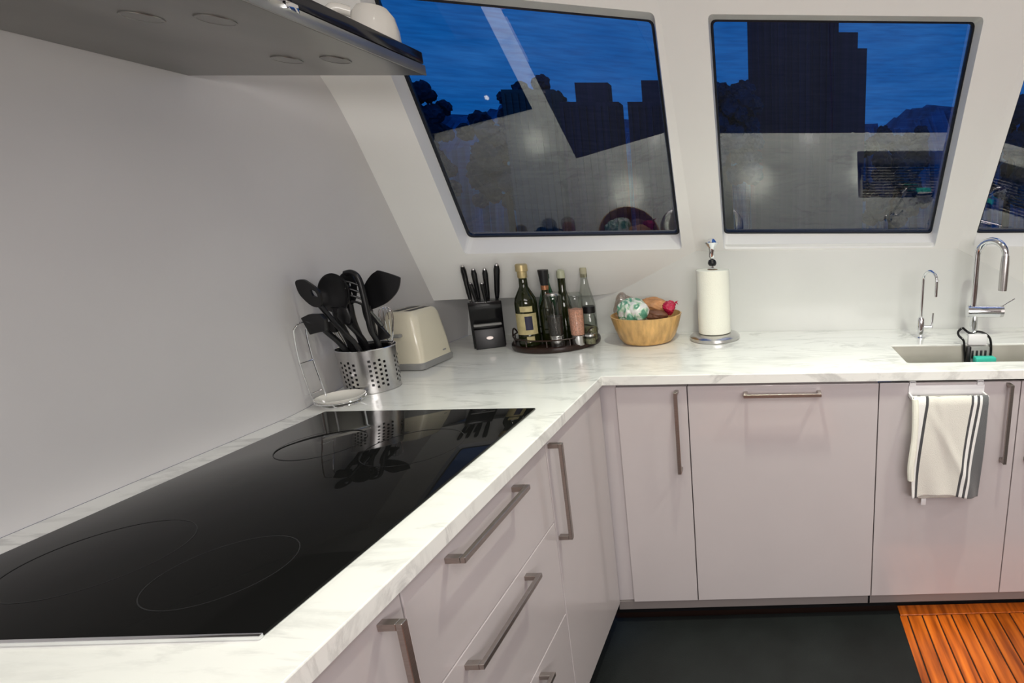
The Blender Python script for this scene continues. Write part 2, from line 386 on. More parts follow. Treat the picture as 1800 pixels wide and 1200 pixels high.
# turned-under lower edge and the splayed reveals
for (xa, za), (xb, zb) in zip(bottom, bottom[1:]):
    ya, yb = y_face(xa, za), y_face(xb, zb)
    mb.faces([(xa, ya, za), (xb, yb, zb), (xb, max(yb, DB) + .02, zb + .004), (xa, max(ya, DB) + .02, za + .004)], [(0, 1, 2, 3)])
for w, (f, op, gp) in WIN.items():
    A = holes[w]; B = round_poly(gp, .016); n = len(A); fy = YF[f]
    vs = [(x, fy(x, z), z) for x, z in A] + [(x, fy(x, z, GL_E), z) for x, z in B]
    mb.faces(vs, [(i, (i + 1) % n, n + (i + 1) % n, n + i) for i in range(n)])
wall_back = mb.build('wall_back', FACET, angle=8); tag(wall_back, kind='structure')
bpy.context.view_layer.update()
for w, (f, op, gp) in WIN.items():
    fy = YF[f]; N = NF[f]
    B = round_poly(gp, .016); cxm = sum(p[0] for p in B) / len(B); czm = sum(p[1] for p in B) / len(B)
    Bi = round_poly([(x + (.007 if x < cxm else -.007), z + (.006 if z < czm else -.005)) for x, z in gp], .014)
    n = len(B)
    o1 = [Vector((x, fy(x, z, GL_E - .002), z)) for x, z in B]; i1 = [Vector((x, fy(x, z, GL_E - .002), z)) for x, z in Bi]
    m_ = MB(); vs = o1 + i1 + [p + N * .02 for p in o1] + [p + N * .02 for p in i1]
    fs = []
    for i in range(n):
        j = (i + 1) % n
        fs += [(i, j, n + j, n + i), (2 * n + j, 2 * n + i, 3 * n + i, 3 * n + j), (n + i, n + j, 3 * n + j, 3 * n + i), (j, i, 2 * n + i, 2 * n + j)]
    m_.faces([tuple(v) for v in vs], fs)
    wf = m_.build('window_%d' % w, GASKET, smooth=False); tag(wf, kind='structure')
    g = [p + N * .006 for p in i1]; m_ = MB()
    m_.faces([tuple(v) for v in g], [tuple(range(n))])
    m_.build('glass_pane', WINGLASS, wf, smooth=False)

# vertical backsplash under the windows
bs = MB().box(-.76, 2.304, DB, DB + .02, -.02, .36).build('trim_1', BACKSPLASH, smooth=False); tag(bs, kind='structure')
# left wall, gently bowed beyond the end of the hood
mb = MB(); ys = [-3.0, -2.0, -1.2, -.6] + [-.34 + i * .035 for i in range(14)] + [.3, .45, .62]; zs = [0, .1, .17, .2, .3, .4, .5, .6, .7, .8, .9, 1.0, 1.1, CEIL]
def clampy(y, z): return y if z < .18 else min(y, y_a(x_wall(.1, z), z) + .02)
g = [[mb.bm.verts.new((x_wall(clampy(y, z), z), clampy(y, z), z)) for z in zs] for y in ys]
for i in range(len(ys) - 1):
    for j in range(len(zs) - 1): mb.bm.faces.new((g[i][j], g[i + 1][j], g[i + 1][j + 1], g[i][j + 1]))
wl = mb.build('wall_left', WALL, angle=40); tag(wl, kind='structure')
tag(MB().box(-.75, 2.4, -3.1, -3.0, FL, CEIL).build('wall_front', SALOON, smooth=False), kind='structure')
tag(MB().box(2.305, 2.40, -3.0, .62, FL, CEIL).build('wall_right', SALOON, smooth=False), kind='structure')
tag(MB().box(-.8, 2.4, -3.1, .10, CEIL, CEIL + .05).build('ceiling', CEILM, smooth=False), kind='structure')

# ------------------------------------------------------------------ worktop with sink and hob cut-outs, sink
SX0, SX1, SY0, SY1 = .962, 1.60, .095, .332
mb = MB(); b = mb
XE = 2.304
def slab(x0, x1, y0, y1): b.box(x0, x1, y0, y1, -T, 0)
outl = [(0, -2.6), (0, 0), (XE, 0), (XE, DB - .001)] + [(x_wall(y, 0) - .0005, y) for y in (DB - .001, .3, .05, -.03, -.09, -.14, -.19, -.24, -.29, -.33, -2.6)]
hole = [(SX0, SY0), (SX1, SY0), (SX1, SY1), (SX0, SY1)]; hole = round_poly(hole, .012, 3)
vs = [Vector(p) for p in outl] + [Vector(p) for p in hole]
NO = len(outl); ed = [(i, (i + 1) % NO) for i in range(NO)] + [(NO + i, NO + (i + 1) % len(hole)) for i in range(len(hole))]
V, E_, F, _, _, _ = delaunay_2d_cdt(vs, ed, [], 0, 1e-6)
tv = [mb.bm.verts.new((v.x, v.y, 0)) for v in V]; dv = [mb.bm.verts.new((v.x, v.y, -T)) for v in V]
for f in F:
    cc = (sum(V[i].x for i in f) / 3, sum(V[i].y for i in f) / 3)
    if inside(cc, outl) and not inside(cc, hole):
        mb.bm.faces.new([tv[i] for i in f]); mb.bm.faces.new([dv[i] for i in reversed(f)])
for i, j in ed: mb.bm.faces.new((tv[i], tv[j], dv[j], dv[i]))
bmesh.ops.recalc_face_normals(mb.bm, faces=mb.bm.faces[:])
eg = [e for e in mb.bm.edges if len(e.link_faces) == 2 and e.calc_face_angle(0) > .8 and abs(e.verts[0].co.z) < 1e-5 and abs(e.verts[1].co.z) < 1e-5]
bmesh.ops.bevel(mb.bm, geom=eg, offset=.0022, segments=2, affect='EDGES', profile=.5)
wt = mb.build('countertop', MARBLE, smooth=False)
tag(wt, 'white grey-veined marble L-shaped countertop along the window and left walls', 'countertop')

sink = thing('kitchen_sink', 'stainless steel sink let into the marble counter below the faucets', 'sink', (SX0, SY0, -T))
mb = MB(); o_ = -.0012; dz = -.20
P = round_poly([(SX0 - o_, SY0 - o_), (SX1 + o_, SY0 - o_), (SX1 + o_, SY1 + o_), (SX0 - o_, SY1 + o_)], .02, 4)
Q = [(x * .985 + .015 * (SX0 + SX1) / 2, y * .97 + .03 * (SY0 + SY1) / 2) for x, y in P]; n = len(P)
vs = [(x, y, -.006) for x, y in P] + [(x, y, dz) for x, y in Q]
mb.faces(vs, [(i, n + i, n + (i + 1) % n, (i + 1) % n) for i in range(n)] + [tuple(n + i for i in range(n))])
mb.build('basin', SINKM, sink, angle=30)
MB().lathe([(0, .003), (.036, .003), (.042, .001), (.042, 0)], 1.28, .2, dz + .0005).build('drain', CHROME, sink)
rack = thing('sink_grid', 'ribbed steel draining grid lying inside the sink', 'sink grid', (1.28, .21, dz + .004))
mb = MB(); zz = -.150
for i in range(14):
    y = .114 + i * .0155; mb.cyl((1.01, y, zz), (1.57, y, zz), .0050, n=10)
tag(mb.build('grid_wires', CHROME, rack), kind='stuff')
for x in (1.01, 1.57): MB().cyl((x, .110, zz), (x, .317, zz), .0045, n=8).build('grid_rail', CHROME, rack)
for x in (1.01, 1.57):
    for y in (.115, .31): MB().cyl((x, y, dz + .001), (x, y, zz), .005, n=10).build('foot', BLACK, rack)

# ------------------------------------------------------------------ hob
hob = thing('induction_cooktop', 'large black glass cooktop set in the marble counter under the hood', 'cooktop', (-.336, -.63, 0))
HX0, HX1, HY0, HY1 = -.595, -.078, -.989, -.2749
MB().box(HX0, HX1, HY0, HY1, .0005, .0055, bev=.0012).build('glass_top', HOB, hob)
MB().box(HX0 - .001, HX1 + .001, HY0 - .006, HY0 - .0005, .0003, .0062, bev=.001).build('front_trim', CHROME, hob)
for (rx, ry, rr) in [(-.235, -.875, .075), (-.44, -.84, .09), (-.235, -.49, .09), (-.44, -.47, .075)]:
    MB().lathe([(rr, .0056), (rr, .0059), (rr + .0013, .0059), (rr + .0013, .0056)], rx, ry, 0, n=64).build('zone_ring', HOBRING, hob)

# ------------------------------------------------------------------ cabinets
def bar_handle(p0, p1, out, parent, w=.011):
    """square bar handle with two posts; p0,p1 = posts on the door face, out = outward vector"""
    p0, p1, out = Vector(p0), Vector(p1), Vector(out); d = (p1 - p0).normalized(); s_ = d.cross(out).normalized()
    mtx = Matrix((( d.x, s_.x, out.normalized().x, 0), (d.y, s_.y, out.normalized().y, 0), (d.z, s_.z, out.normalized().z, 0), (0, 0, 0, 1)))
    L = (p1 - p0).length; h = out.length; mb = MB(); T0 = Matrix.Translation(p0) @ mtx
    mb.box(-w / 2, L + w / 2, -w / 2, w / 2, h - w * .8, h, bev=.0008, seg=1, mtx=T0)
    mb.box(-w / 2, w / 2, -w / 2, w / 2, 0, h - w * .8, bev=.0005, seg=1, mtx=T0)
    mb.box(L - w / 2, L + w / 2, -w / 2, w / 2, 0, h - w * .8, bev=.0005, seg=1, mtx=T0)
    return mb.build('handle', HANDLE, parent, smooth=False)
G = .0016; DT = .018; ZT = -.0415; OV = .0132
def panel_y(name, par, x0, x1, z0, z1): return MB().box(x0 + G, x1 - G, OV, OV + DT, z0, z1, bev=.0014).build(name, CAB, par, smooth=False)
def panel_x(name, par, y0, y1, z0, z1): return MB().box(-OV - DT, -OV, y0 + G, y1 - G, z0, z1, bev=.0014).build(name, CAB, par, smooth=False)
ZB = CH
def unit_back(name, label, cat, x0, x1):
    t = thing(name, label, cat, ((x0 + x1) / 2, .3, ZB))
    MB().box(x0 + .001, x1 - .001, OV + DT + .001, DB - .004, ZB, -T - .001 if not (x0 < 1.3 and x1 > 1.2 or x0 >= 1.3) else -.22).build('carcass', CABD, t, smooth=False)
    return t
t = unit_back('base_cabinet', 'narrow single-door base cabinet at the inner corner of the L-shaped run', 'cabinet', .033, .254)
d = panel_y('door', t, .033, .254, ZB, ZT); bar_handle((.2225, OV, -.057), (.2225, OV, -.318), (0, -.033, 0), d)
MB().box(-OV - .018, .0325, OV + .012, OV + .030, ZB, -T - .001).build('corner_filler', CAB, t, smooth=False)
t = unit_back('dishwasher', 'built-in dishwasher behind a blush panel with a horizontal handle', 'dishwasher', .254, .854)
d = panel_y('door', t, .254, .854, ZB, ZT); bar_handle((.436, OV, -.0655), (.664, OV, -.0655), (0, -.036, 0), d)
t = unit_back('base_cabinet', 'sink base cabinet with the striped towel hanging on its door', 'cabinet', .854, 1.305)
d = panel_y('door', t, .854, 1.305, ZB, ZT); bar_handle((1.262, OV, -.050), (1.262, OV, -.306), (0, -.033, 0), d)
t = unit_back('base_cabinet', 'base cabinet cut by the right edge, right of the towel cabinet', 'cabinet', 1.305, 1.76)
d = panel_y('door', t, 1.305, 1.76, ZB, ZT); bar_handle((1.343, OV, -.050), (1.343, OV, -.306), (0, -.033, 0), d)

t = unit_back('base_cabinet', 'single-door base cabinet out of the frame against the right wall', 'cabinet', 1.76, 2.303)
d = panel_y('door', t, 1.76, 2.303, ZB, ZT); bar_handle((1.80, OV, -.050), (1.80, OV, -.306), (0, -.033, 0), d)

def unit_left(name, label, y0, y1):
    t = thing(name, label, 'cabinet', (-.33, (y0 + y1) / 2, ZB))
    MB().box(WL + .004, -OV - DT - .001, y0 + .001, y1 - .001, ZB, -T - .001).build('carcass', CABD, t, smooth=False)
    return t
t = unit_left('base_cabinet', 'left-run base cabinet with one tall door beside the inner corner', -.3865, -.001)
d = panel_x('door', t, -.3865, .012, ZB, ZT); bar_handle((-OV, -.408 + .037, -.0535), (-OV, -.408 + .037, -.298), (.033, 0, 0), d)
t = unit_left('drawer_cabinet', 'three-drawer base cabinet below the cooktop', -.8695, -.3865)
for z0, z1, zh in ((-.2435, ZT, -.064), (-.503, -.2465, -.272), (ZB, -.506, -.530)):
    d = panel_x('drawer', t, -.8695, -.3865, z0, z1); bar_handle((-OV, -.768, zh), (-OV, -.548, zh), (.033, 0, 0), d)
t = unit_left('base_cabinet', 'left-run base cabinet nearest the camera with a vertical handle', -1.33, -.8695)
d = panel_x('door', t, -1.33, -.8695, ZB, ZT); bar_handle((-OV, -.912, -.058), (-OV, -.912, -.31), (.033, 0, 0), d)
t = unit_left('base_cabinet', 'left-run base cabinet out of the frame next to the camera', -1.80, -1.33)
d = panel_x('door', t, -1.80, -1.33, ZB, ZT)
# light rail and toe kick
mb = MB().box(-.02, .845, OV + .006, OV + .03, -.853, ZB - .002); 
tag(mb.build('trim_2', RAILM, smooth=False), kind='structure')
tag(MB().box(.852, 2.30, OV + .006, OV + .03, -.853, ZB - .002).build('trim_3', RAILM, smooth=False), kind='structure')
tag(MB().box(-.06, 2.3, .085, .10, FL - .004, -.853).build('baseboard_back', BLACK, smooth=False), kind='structure')
tag(MB().box(-.10, -.085, -2.4, .085, FL - .004, ZB).build('baseboard_left', BLACK, smooth=False), kind='structure')

# ------------------------------------------------------------------ mat
mb = MB().box(-.06, .962, -1.5, .046, FL + .0015, FL + .011, bev=.004)
m_ = mb.build('floor_mat', RUBBER, origin=(.45, -.6, FL + .002)); tag(m_, 'black rubber floor mat in front of the cabinets', 'mat')

mb = MB().box(.9635, 2.28, -2.9, -.40, FL + .0015, FL + .011, bev=.004)
m_ = mb.build('floor_mat', RUBBER, origin=(1.6, -1.5, FL + .002)); tag(m_, 'second dark mat on the teak floor, below the lower right of the frame', 'mat')

# ------------------------------------------------------------------ range hood / shelf
hood = thing('range_hood', 'flat stainless range hood with a dark glass strip over the cooktop', 'range hood', (-.43, -.95, .755))
mb = MB().prism([(WL + .001, -2.3), (-.192, -2.3), (-.192, -.327), (WL + .001, -.327)], .020, Matrix.Translation((0, 0, .7545)), bev=.0015); mb.build('body', HOODM, hood)
MB().box(-.1915, -.187, -2.3, -.326, .7545, .7735, bev=.001).build('front_edge', HOODE, hood)
MB().box(-.205, -.186, -.628, -.331, .7745, .797, bev=.002).build('glass_strip', DARKG, hood)
MB().box(-.205, -.186, -2.2, -.668, .7745, .797, bev=.002).build('glass_strip', DARKG, hood)
for y in (-.632, -.680): MB().box(-.200, -.1835, y - .010, y + .012, .766, .7785, bev=.002).build('clip', CHROME, hood)
for (lx, ly) in ((-.298, -.632), (-.392, -.642), (-.371, -.435), (-.283, -.435)):
    MB().lathe([(0, -.0006), (.020, -.0006), (.0205, -.0012), (.0225, -.0012), (.023, 0)], lx, ly, .7544, n=32).build('highlight_disc', HOODM, hood)  # low discs standing in for faint highlights on the hood underside

mug = thing('mug', 'white ceramic mug standing upside down on the end of the hood', 'mug', (-.222, -.376, .776))
MB().lathe([(0, .004), (.034, .004), (.036, .001), (.038, 0), (.0395, .004), (.0385, .050), (.034, .074), (.024, .088), (.012, .092), (0, .093)], -.246, -.368, .776).build('cup', WHITEC, mug)
MB().tube(smooth_path([(-.274, -.388, .850), (-.292, -.402, .851), (-.301, -.408, .834), (-.296, -.404, .812), (-.276, -.392, .802)]), .0095, 12).build('mug_handle', WHITEC, mug)

# ------------------------------------------------------------------ utensil holder (perforated steel)
HC = (-.618, -.080); 
holder = thing('utensil_holder', 'perforated stainless steel cylinder holding black cooking utensils', 'utensil holder', (*HC, 0))
mb = MB(); NA_ = 72; NZ = 18; hh = .122
def hole_at(i, j): return (i % 12 in (1, 3, 5, 7)) and ((j % 2 == 1) if (i % 12) in (1, 5) else (j % 2 == 0)) and 2 <= j <= 13
rad = lambda z: .064 + .004 * z / hh
vv = [[mb.bm.verts.new((HC[0] + rad(j * hh / NZ) * math.cos(2 * math.pi * i / NA_), HC[1] + rad(j * hh / NZ) * math.sin(2 * math.pi * i / NA_), .001 + j * hh / NZ)) for j in range(NZ + 1)] for i in range(NA_)]
for i in range(NA_):
    for j in range(NZ):
        if not hole_at(i, j): mb.bm.faces.new((vv[i][j], vv[(i + 1) % NA_][j], vv[(i + 1) % NA_][j + 1], vv[i][j + 1]))
mb.build('perforated_wall', STEEL, holder)
MB().lathe([(.0, .001), (.062, .001), (.0645, .002)], *HC, 0).build('base', STEEL, holder)
MB().lathe([(.0625, .004), (.0585, .118)], *HC, 0).build('liner', BLACK, holder)
MB().tube([(HC[0] + .0685 * math.cos(t_ * math.pi / 24), HC[1] + .0685 * math.sin(t_ * math.pi / 24), hh + .001) for t_ in range(48)], .0016, 8, closed=True).build('rim', CHROME, holder)

def vplane(y, th, tilt=0):
    """local xy -> world xz at given y (extrude towards -y)"""
    return Matrix(((1, 0, 0, 0), (0, 0, -1, y), (0, 1, 0, 0), (0, 0, 0, 1)))
def rod(name, parent, pts, r, m=BLACK, n=10): return MB().tube(smooth_path(pts), r, n).build(name, m, parent)
G_U = 'black utensils standing in the steel holder'
def holed(polys, h, M_):
    mb = MB(); vs = []; ed = []
    for P in polys:
        s0 = len(vs); vs += [Vector(p) for p in P]; ed += [(s0 + i, s0 + (i + 1) % len(P)) for i in range(len(P))]
    V, _, F, _, _, _ = delaunay_2d_cdt(vs, ed, [], 0, 1e-7)
    tv = [mb.bm.verts.new((v.x, v.y, 0)) for v in V]; dv = [mb.bm.verts.new((v.x, v.y, h)) for v in V]
    for f in F:
        cc = (sum(V[i].x for i in f) / 3, sum(V[i].y for i in f) / 3)
        if inside(cc, polys[0]) and not any(inside(cc, q) for q in polys[1:]):
            mb.bm.faces.new([tv[i] for i in f]); mb.bm.faces.new([dv[i] for i in reversed(f)])
    for i, j in ed: mb.bm.faces.new((tv[i], tv[j], dv[j], dv[i]))
    bmesh.ops.recalc_face_normals(mb.bm, faces=mb.bm.faces[:]); mb.bm.transform(M_); return mb
def spl(pts, sub=4):
    n = len(pts); P = [Vector(p) for p in pts]; o = []
    for i in range(n):
        p0, p1, p2, p3 = P[i - 1], P[i], P[(i + 1) % n], P[(i + 2) % n]
        for k in range(sub):
            t = k / sub; q = .5 * ((2 * p1) + (p2 - p0) * t + (2 * p0 - 5 * p1 + 4 * p2 - p3) * t * t + (3 * p1 - p0 - 3 * p2 + p3) * t ** 3); o.append((q.x, q.y))
    return o
# broad turner at the right
t = thing('turner', 'black turner with a broad solid blade, right of the utensil bunch', 'spatula', (-.59, -.065, .03), G_U)
bl = [(-.549, .331), (-.538, .333), (-.493, .317), (-.489, .308), (-.497, .285), (-.511, .266), (-.535, .246), (-.566, .232), (-.590, .227), (-.600, .240), (-.598, .268), (-.585, .296), (-.565, .320)]
MB().prism(spl(bl, 3), .004, vplane(-.080, 0)).build('blade', BLACK, t)
rod('shaft', t, [(-.590, -.060, .03), (-.592, -.070, .13), (-.588, -.080, .18), (-.585, -.082, .238)], .0065)
# spoon with a slot at the left
t = thing('slotted_spoon', 'black spoon with a small slot, leaning far left out of the holder', 'spoon', (-.600, -.118, .03), G_U)
holed([spl([(-.657, .321), (-.642, .325), (-.630, .319), (-.609, .299), (-.606, .281), (-.611, .257), (-.632, .259), (-.653, .284), (-.659, .307)]), spl([(-.627, .299), (-.616, .295), (-.612, .281), (-.624, .284)], 2)], .006, vplane(-.198, 0)).build('bowl', BLACK, t)
rod('shaft', t, [(-.600, -.118, .03), (-.594, -.136, .13), (-.602, -.172, .195), (-.617, -.199, .262)], .0060)
# masher at the lower left
t = thing('masher', 'black square-headed masher tipping low over the left rim', 'utensil', (-.622, -.115, .03), G_U)
MB().prism([(-.652, .231), (-.632, .240), (-.604, .240), (-.596, .226), (-.600, .196), (-.616, .194), (-.639, .188)], .014, vplane(-.206, 0), bev=.002).build('head', BLACK, t)
rod('shaft', t, [(-.622, -.115, .03), (-.630, -.137, .13), (-.628, -.180, .185), (-.622, -.203, .205)], .0068)
# ladle
t = thing('ladle', 'large black ladle, biggest rounded bowl in the middle of the bunch', 'ladle', (-.638, -.085, .03), G_U)
MB().lathe([(0, -.016), (.4, -.0145), (.75, -.009), (.95, -.002), (1.0, .004), (.94, .004), (.7, -.004), (.4, -.009), (0, -.010)], mtx=Matrix.Translation((-.617, -.146, .283)) @ Matrix.Rotation(math.radians(14), 4, 'Y') @ Matrix.Rotation(math.radians(-90), 4, 'X') @ Matrix.Diagonal((.040, .052, -1, 1))).build('bowl', BLACK, t)
rod('shaft', t, [(-.638, -.085, .03), (-.632, -.110, .13), (-.628, -.136, .20), (-.625, -.145, .245)], .0085)
# skimmer
t = thing('skimmer', 'black skimmer with an upright oval head just right of the ladle', 'skimmer', (-.615, -.075, .03), G_U)
holed([spl([(-.604, .332), (-.590, .328), (-.583, .308), (-.586, .280), (-.600, .250), (-.622, .246), (-.632, .265), (-.628, .300), (-.618, .325)])] + [spl([(x_, z_), (x_ + .003, z_ + .010), (x_ + .006, z_), (x_ + .003, z_ - .010)], 2) for x_ in (-.622, -.612, -.602) for z_ in (.275, .302)], .004, vplane(-.112, 0)).build('head', BLACK, t)
rod('shaft', t, [(-.615, -.075, .03), (-.617, -.090, .13), (-.615, -.108, .20), (-.612, -.112, .258)], .0078)
# pasta server
t = thing('pasta_server', 'black pasta server with a tall curved head and short open tines', 'pasta server', (-.577, -.085, .03), G_U)
rod('shaft', t, [(-.577, -.085, .03), (-.568, -.100, .134), (-.562, -.122, .178), (-.561, -.124, .225), (-.562, -.124, .271), (-.564, -.124, .306), (-.570, -.124, .326), (-.583, -.124, .334), (-.598, -.124, .331)], .0070, n=12)
for zz_, xl in ((.306, -.588), (.288, -.592), (.270, -.588), (.254, -.584)):
    rod('tine', t, [(-.563, -.124, zz_ - .010), (xl + .012, -.134, zz_ + .001), (xl, -.140, zz_ + .006)], .0030, n=8)
# scraper hanging right
t = thing('scraper', 'thin black scraper with a triangular tip, lowest on the right side', 'utensil', (-.60, -.050, .03), G_U)
MB().tube([(-.590, -.095, .243), (-.572, -.095, .215), (-.553, -.095, .182)], [.0045, .0055, .007], 8).build('arm', BLACK, t)
MB().prism([(-.560, .194), (-.534, .156), (-.538, .149), (-.566, .143)], .008, vplane(-.092, 0), bev=.0012, seg=1).build('tip', BLACK, t)
rod('shaft', t, [(-.605, -.040, .03), (-.604, -.050, .13), (-.596, -.085, .20), (-.590, -.095, .243)], .0050)
# whisk
t = thing('whisk', 'steel balloon whisk half hidden among the black utensils', 'whisk', (-.575, -.045, .03), G_U)
for k_ in range(5):
    a_ = math.pi * k_ / 5; u_ = Vector((math.cos(a_), math.sin(a_), 0)); c0 = Vector((-.573, -.045, 0))
    P = [c0 + u_ * w_ * s_ + Vector((0, 0, z_)) for s_, seq in ((1, [(.004, .12), (.010, .16), (.016, .20), (.012, .222)]), (-1, [(0, .228), (.012, .222), (.016, .20), (.010, .16), (.004, .12)])) for w_, z_ in seq]
    MB().tube(smooth_path(P, 4), .0009, 6).build('wire', CHROME, t)
rod('grip', t, [(-.575, -.045, .02), (-.574, -.045, .09), (-.573, -.045, .125)], .0075, STEEL)
t = thing('kitchen_tongs', 'kitchen tongs with two slim steel arms at the front left of the bunch', 'tongs', (-.648, -.105, .03), G_U)
for dx in (0, .011): rod('arm', t, [(-.650 + dx, -.105, .03), (-.654 + dx, -.116, .13), (-.656 + dx, -.128, .17), (-.655 + dx, -.134, .19)], .0026, STEEL, 8)
MB().box(-.659, -.640, -.141, -.129, .176, .206, bev=.003).build('hinge', BLACK, t)
t = thing('cooking_spoon', 'plain black cooking spoon rising straight from the holder centre', 'spoon', (-.600, -.095, .03), G_U)
rod('shaft', t, [(-.600, -.095, .03), (-.599, -.102, .13), (-.597, -.146, .20)], .0070); MB().lathe([(0, -.022), (.010, -.018), (.018, 0), (.013, .022), (0, .028)], mtx=Matrix.Translation((-.595, -.158, .222)) @ Matrix.Diagonal((1, .35, 1, 1))).build('spoon_head', BLACK, t)

# ------------------------------------------------------------------ ladle rest: wire stand and white dish
rest = thing('ladle_rest', 'chrome wire spoon rest holding a white dish by the left wall', 'spoon rest', (-.612, -.203, 0))
cxr, cyr = -.612, -.203
def ring(r, z, n=40): return [(cxr + r * math.cos(2 * math.pi * i / n), cyr + r * math.sin(2 * math.pi * i / n), z) for i in range(n)]
MB().tube(ring(.052, .013), .0018, 8, closed=True).build('upper_ring', CHROME, rest)
MB().tube(ring(.040, .002), .0018, 8, closed=True).build('lower_ring', CHROME, rest)
for a_ in (20, 110, 200, 290):
    ca, sa = math.cos(math.radians(a_)), math.sin(math.radians(a_))
    MB().tube([(cxr + .052 * ca, cyr + .052 * sa, .013), (cxr + .040 * ca, cyr + .040 * sa, .002)], .0018, 8).build('strut', CHROME, rest)
MB().lathe([(0, .006), (.034, .006), (.049, .015), (.0535, .021), (.0515, .0215), (.047, .0175), (.032, .0095), (0, .009)], cxr, cyr, 0).build('dish', WHITEC, rest)
P = [(-.655, -.232, .010), (-.659, -.234, .04), (-.663, -.238, .12), (-.655, -.244, .195), (-.650, -.240, .213), (-.648, -.226, .221), (-.650, -.210, .214), (-.660, -.205, .19), (-.663, -.200, .12), (-.660, -.193, .04), (-.656, -.192, .010)]
MB().tube(smooth_path(P, 5), .0017, 8).build('back_wire', CHROME, rest)
for (ya, yb, z_) in ((-.238, -.200, .119), (-.234, -.193, .036)): MB().cyl((-.6625, ya, z_), (-.6625, yb, z_), .0015, n=8).build('cross_wire', CHROME, rest)

# ------------------------------------------------------------------ toaster
TO = (-.645, .165)
t = thing('toaster', 'cream toaster with a grey base behind the utensil holder', 'toaster', (*TO, 0))
def loft(secs, n=5):
    """rounded-rectangle sections: (x0,x1,y0,y1,z,r)"""
    mb = MB(); rings = []
    for x0, x1, y0, y1, z, r in secs:
        P = round_poly([(x0, y0), (x1, y0), (x1, y1), (x0, y1)], r, n); rings.append([mb.bm.verts.new((p[0], p[1], z)) for p in P])
    for A, B in zip(rings, rings[1:]):
        for i in range(len(A)): mb.bm.faces.new((A[i], A[(i + 1) % len(A)], B[(i + 1) % len(A)], B[i]))
    mb.bm.faces.new(rings[0][::-1]); mb.bm.faces.new(rings[-1]); bmesh.ops.recalc_face_normals(mb.bm, faces=mb.bm.faces[:]); return mb
X0, X1, Y0, Y1 = -.712, -.583, .083, .250
loft([(X0 + .004, X1 - .002, Y0 + .002, Y1 - .002, .003, .014), (X0 + .002, X1, Y0, Y1, .018, .016), (X0 + .006, X1 - .004, Y0 + .004, Y1 - .004, .024, .016)]).build('base', GREYPL, t)
loft([(X0 + .004, X1 - .003, Y0 + .003, Y1 - .003, .0235, .018), (X0 + .006, X1 - .006, Y0 + .006, Y1 - .006, .08, .022), (X0 + .016, X1 - .016, Y0 + .014, Y1 - .012, .168, .026), (X0 + .021, X1 - .022, Y0 + .020, Y1 - .018, .182, .024), (X0 + .028, X1 - .030, Y0 + .028, Y1 - .026, .1865, .018)]).build('body', CREAM, t, angle=50)
for dx in (-.018, .018): MB().box(TO[0] + dx - .010, TO[0] + dx + .010, Y0 + .035, Y1 - .033, .184, .1872, bev=.001).build('slot', BLACK, t)
MB().box(X1 - .0065, X1 - .0035, .196, .214, .038, .043, bev=.0006).build('badge', GREYPL, t)
MB().box(TO[0] - .012, TO[0] + .012, Y0 - .010, Y0 + .006, .11, .120, bev=.003).build('lever', GREYPL, t)
for dx in (-.04, .04):
    for dy in (.11, .22): MB().lathe([(0, 0), (.007, 0), (.007, .004), (0, .004)], TO[0] + dx, dy, 0, n=14).build('foot', BLACK, t)

# ------------------------------------------------------------------ knife block
ang = math.atan2(.051, .086)
KB = Matrix.Translation((-.572, .350, 0)) @ Matrix.Rotation(ang, 4, 'Z')
blk = thing('knife_block', 'black knife block with an oval badge between the toaster and the tray', 'knife block', (-.53, .39, 0))
def prof(pts, x0, x1, bev): # pts in (w,z); extruded along block width
    M_ = KB @ Matrix(((0, 0, 1, x0), (1, 0, 0, 0), (0, 1, 0, 0), (0, 0, 0, 1)))
    return MB().prism(pts, x1 - x0, M_, bev=bev)
prof([(.012, .0), (.092, .0), (.075, .09), (.045, .172), (-.030, .178), (-.026, .150), (.004, .085)], .0, .106, .003).build('body', BLACKG, blk)
prof([(-.012, .0), (.014, .0), (.014, .078), (-.004, .074)], .006, .102, .003).build('front_plate', BLACK, blk)
prof([(-.018, .086), (.004, .084), (.002, .094), (-.020, .094)], .008, .098, .002).build('ledge', GREYPL, blk)
MB().lathe([(0, 0), (.011, 0), (.012, -.0015), (0, -.0015)], mtx=KB @ Matrix.Translation((.054, -.0115, .040)) @ Matrix.Rotation(math.radians(84), 4, 'X') @ Matrix.Diagonal((1, .55, 1, 1))).build('badge', HANDLE, blk)
def knife(label, u0, w0, tip, r, steel=False):
    p0 = KB @ Vector((u0, w0, .170)); p1 = Vector(tip); dn = (p0 - p1).normalized()
    t = thing('kitchen_knife' if not steel else 'steak_knife', label, 'knife', p0, 'knives in the block')
    P = [p0 + (p1 - p0) * f for f in (.12, .3, .6, .85, .97)]
    MB().tube(P, [r * .75, r, r * 1.05, r * 1.15, r * .8], 12).build('grip', BLACKG, t)
    MB().tube([p0 + (p1 - p0) * .97, p1], [r * .82, r * .55], 12).build('end_cap', STEEL, t)
    MB().tube([p0 - (p1 - p0) * .15, p0 + (p1 - p0) * .12], [r * .5, r * .75], 10).build('bolster', STEEL, t)
knife('black-handled knife at the far left of the block, tilted left', .012, -.006, (-.556, .326, .310), .0078)
knife('black-handled knife second from the left in the back row of the block', .038, -.006, (-.521, .327, .299), .0078)
knife('black-handled knife third from the left in the back row of the block', .066, -.006, (-.484, .332, .299), .0078)
knife('thickest black-handled knife at the right end of the block', .094, -.004, (-.443, .338, .314), .0090)
knife('short knife with a steel end, left one of the front pair', .030, -.024, (-.533, .318, .250), .0062, True)
knife('short knife with a steel end, right one of the front pair', .058, -.024, (-.497, .325, .250), .0062, True)

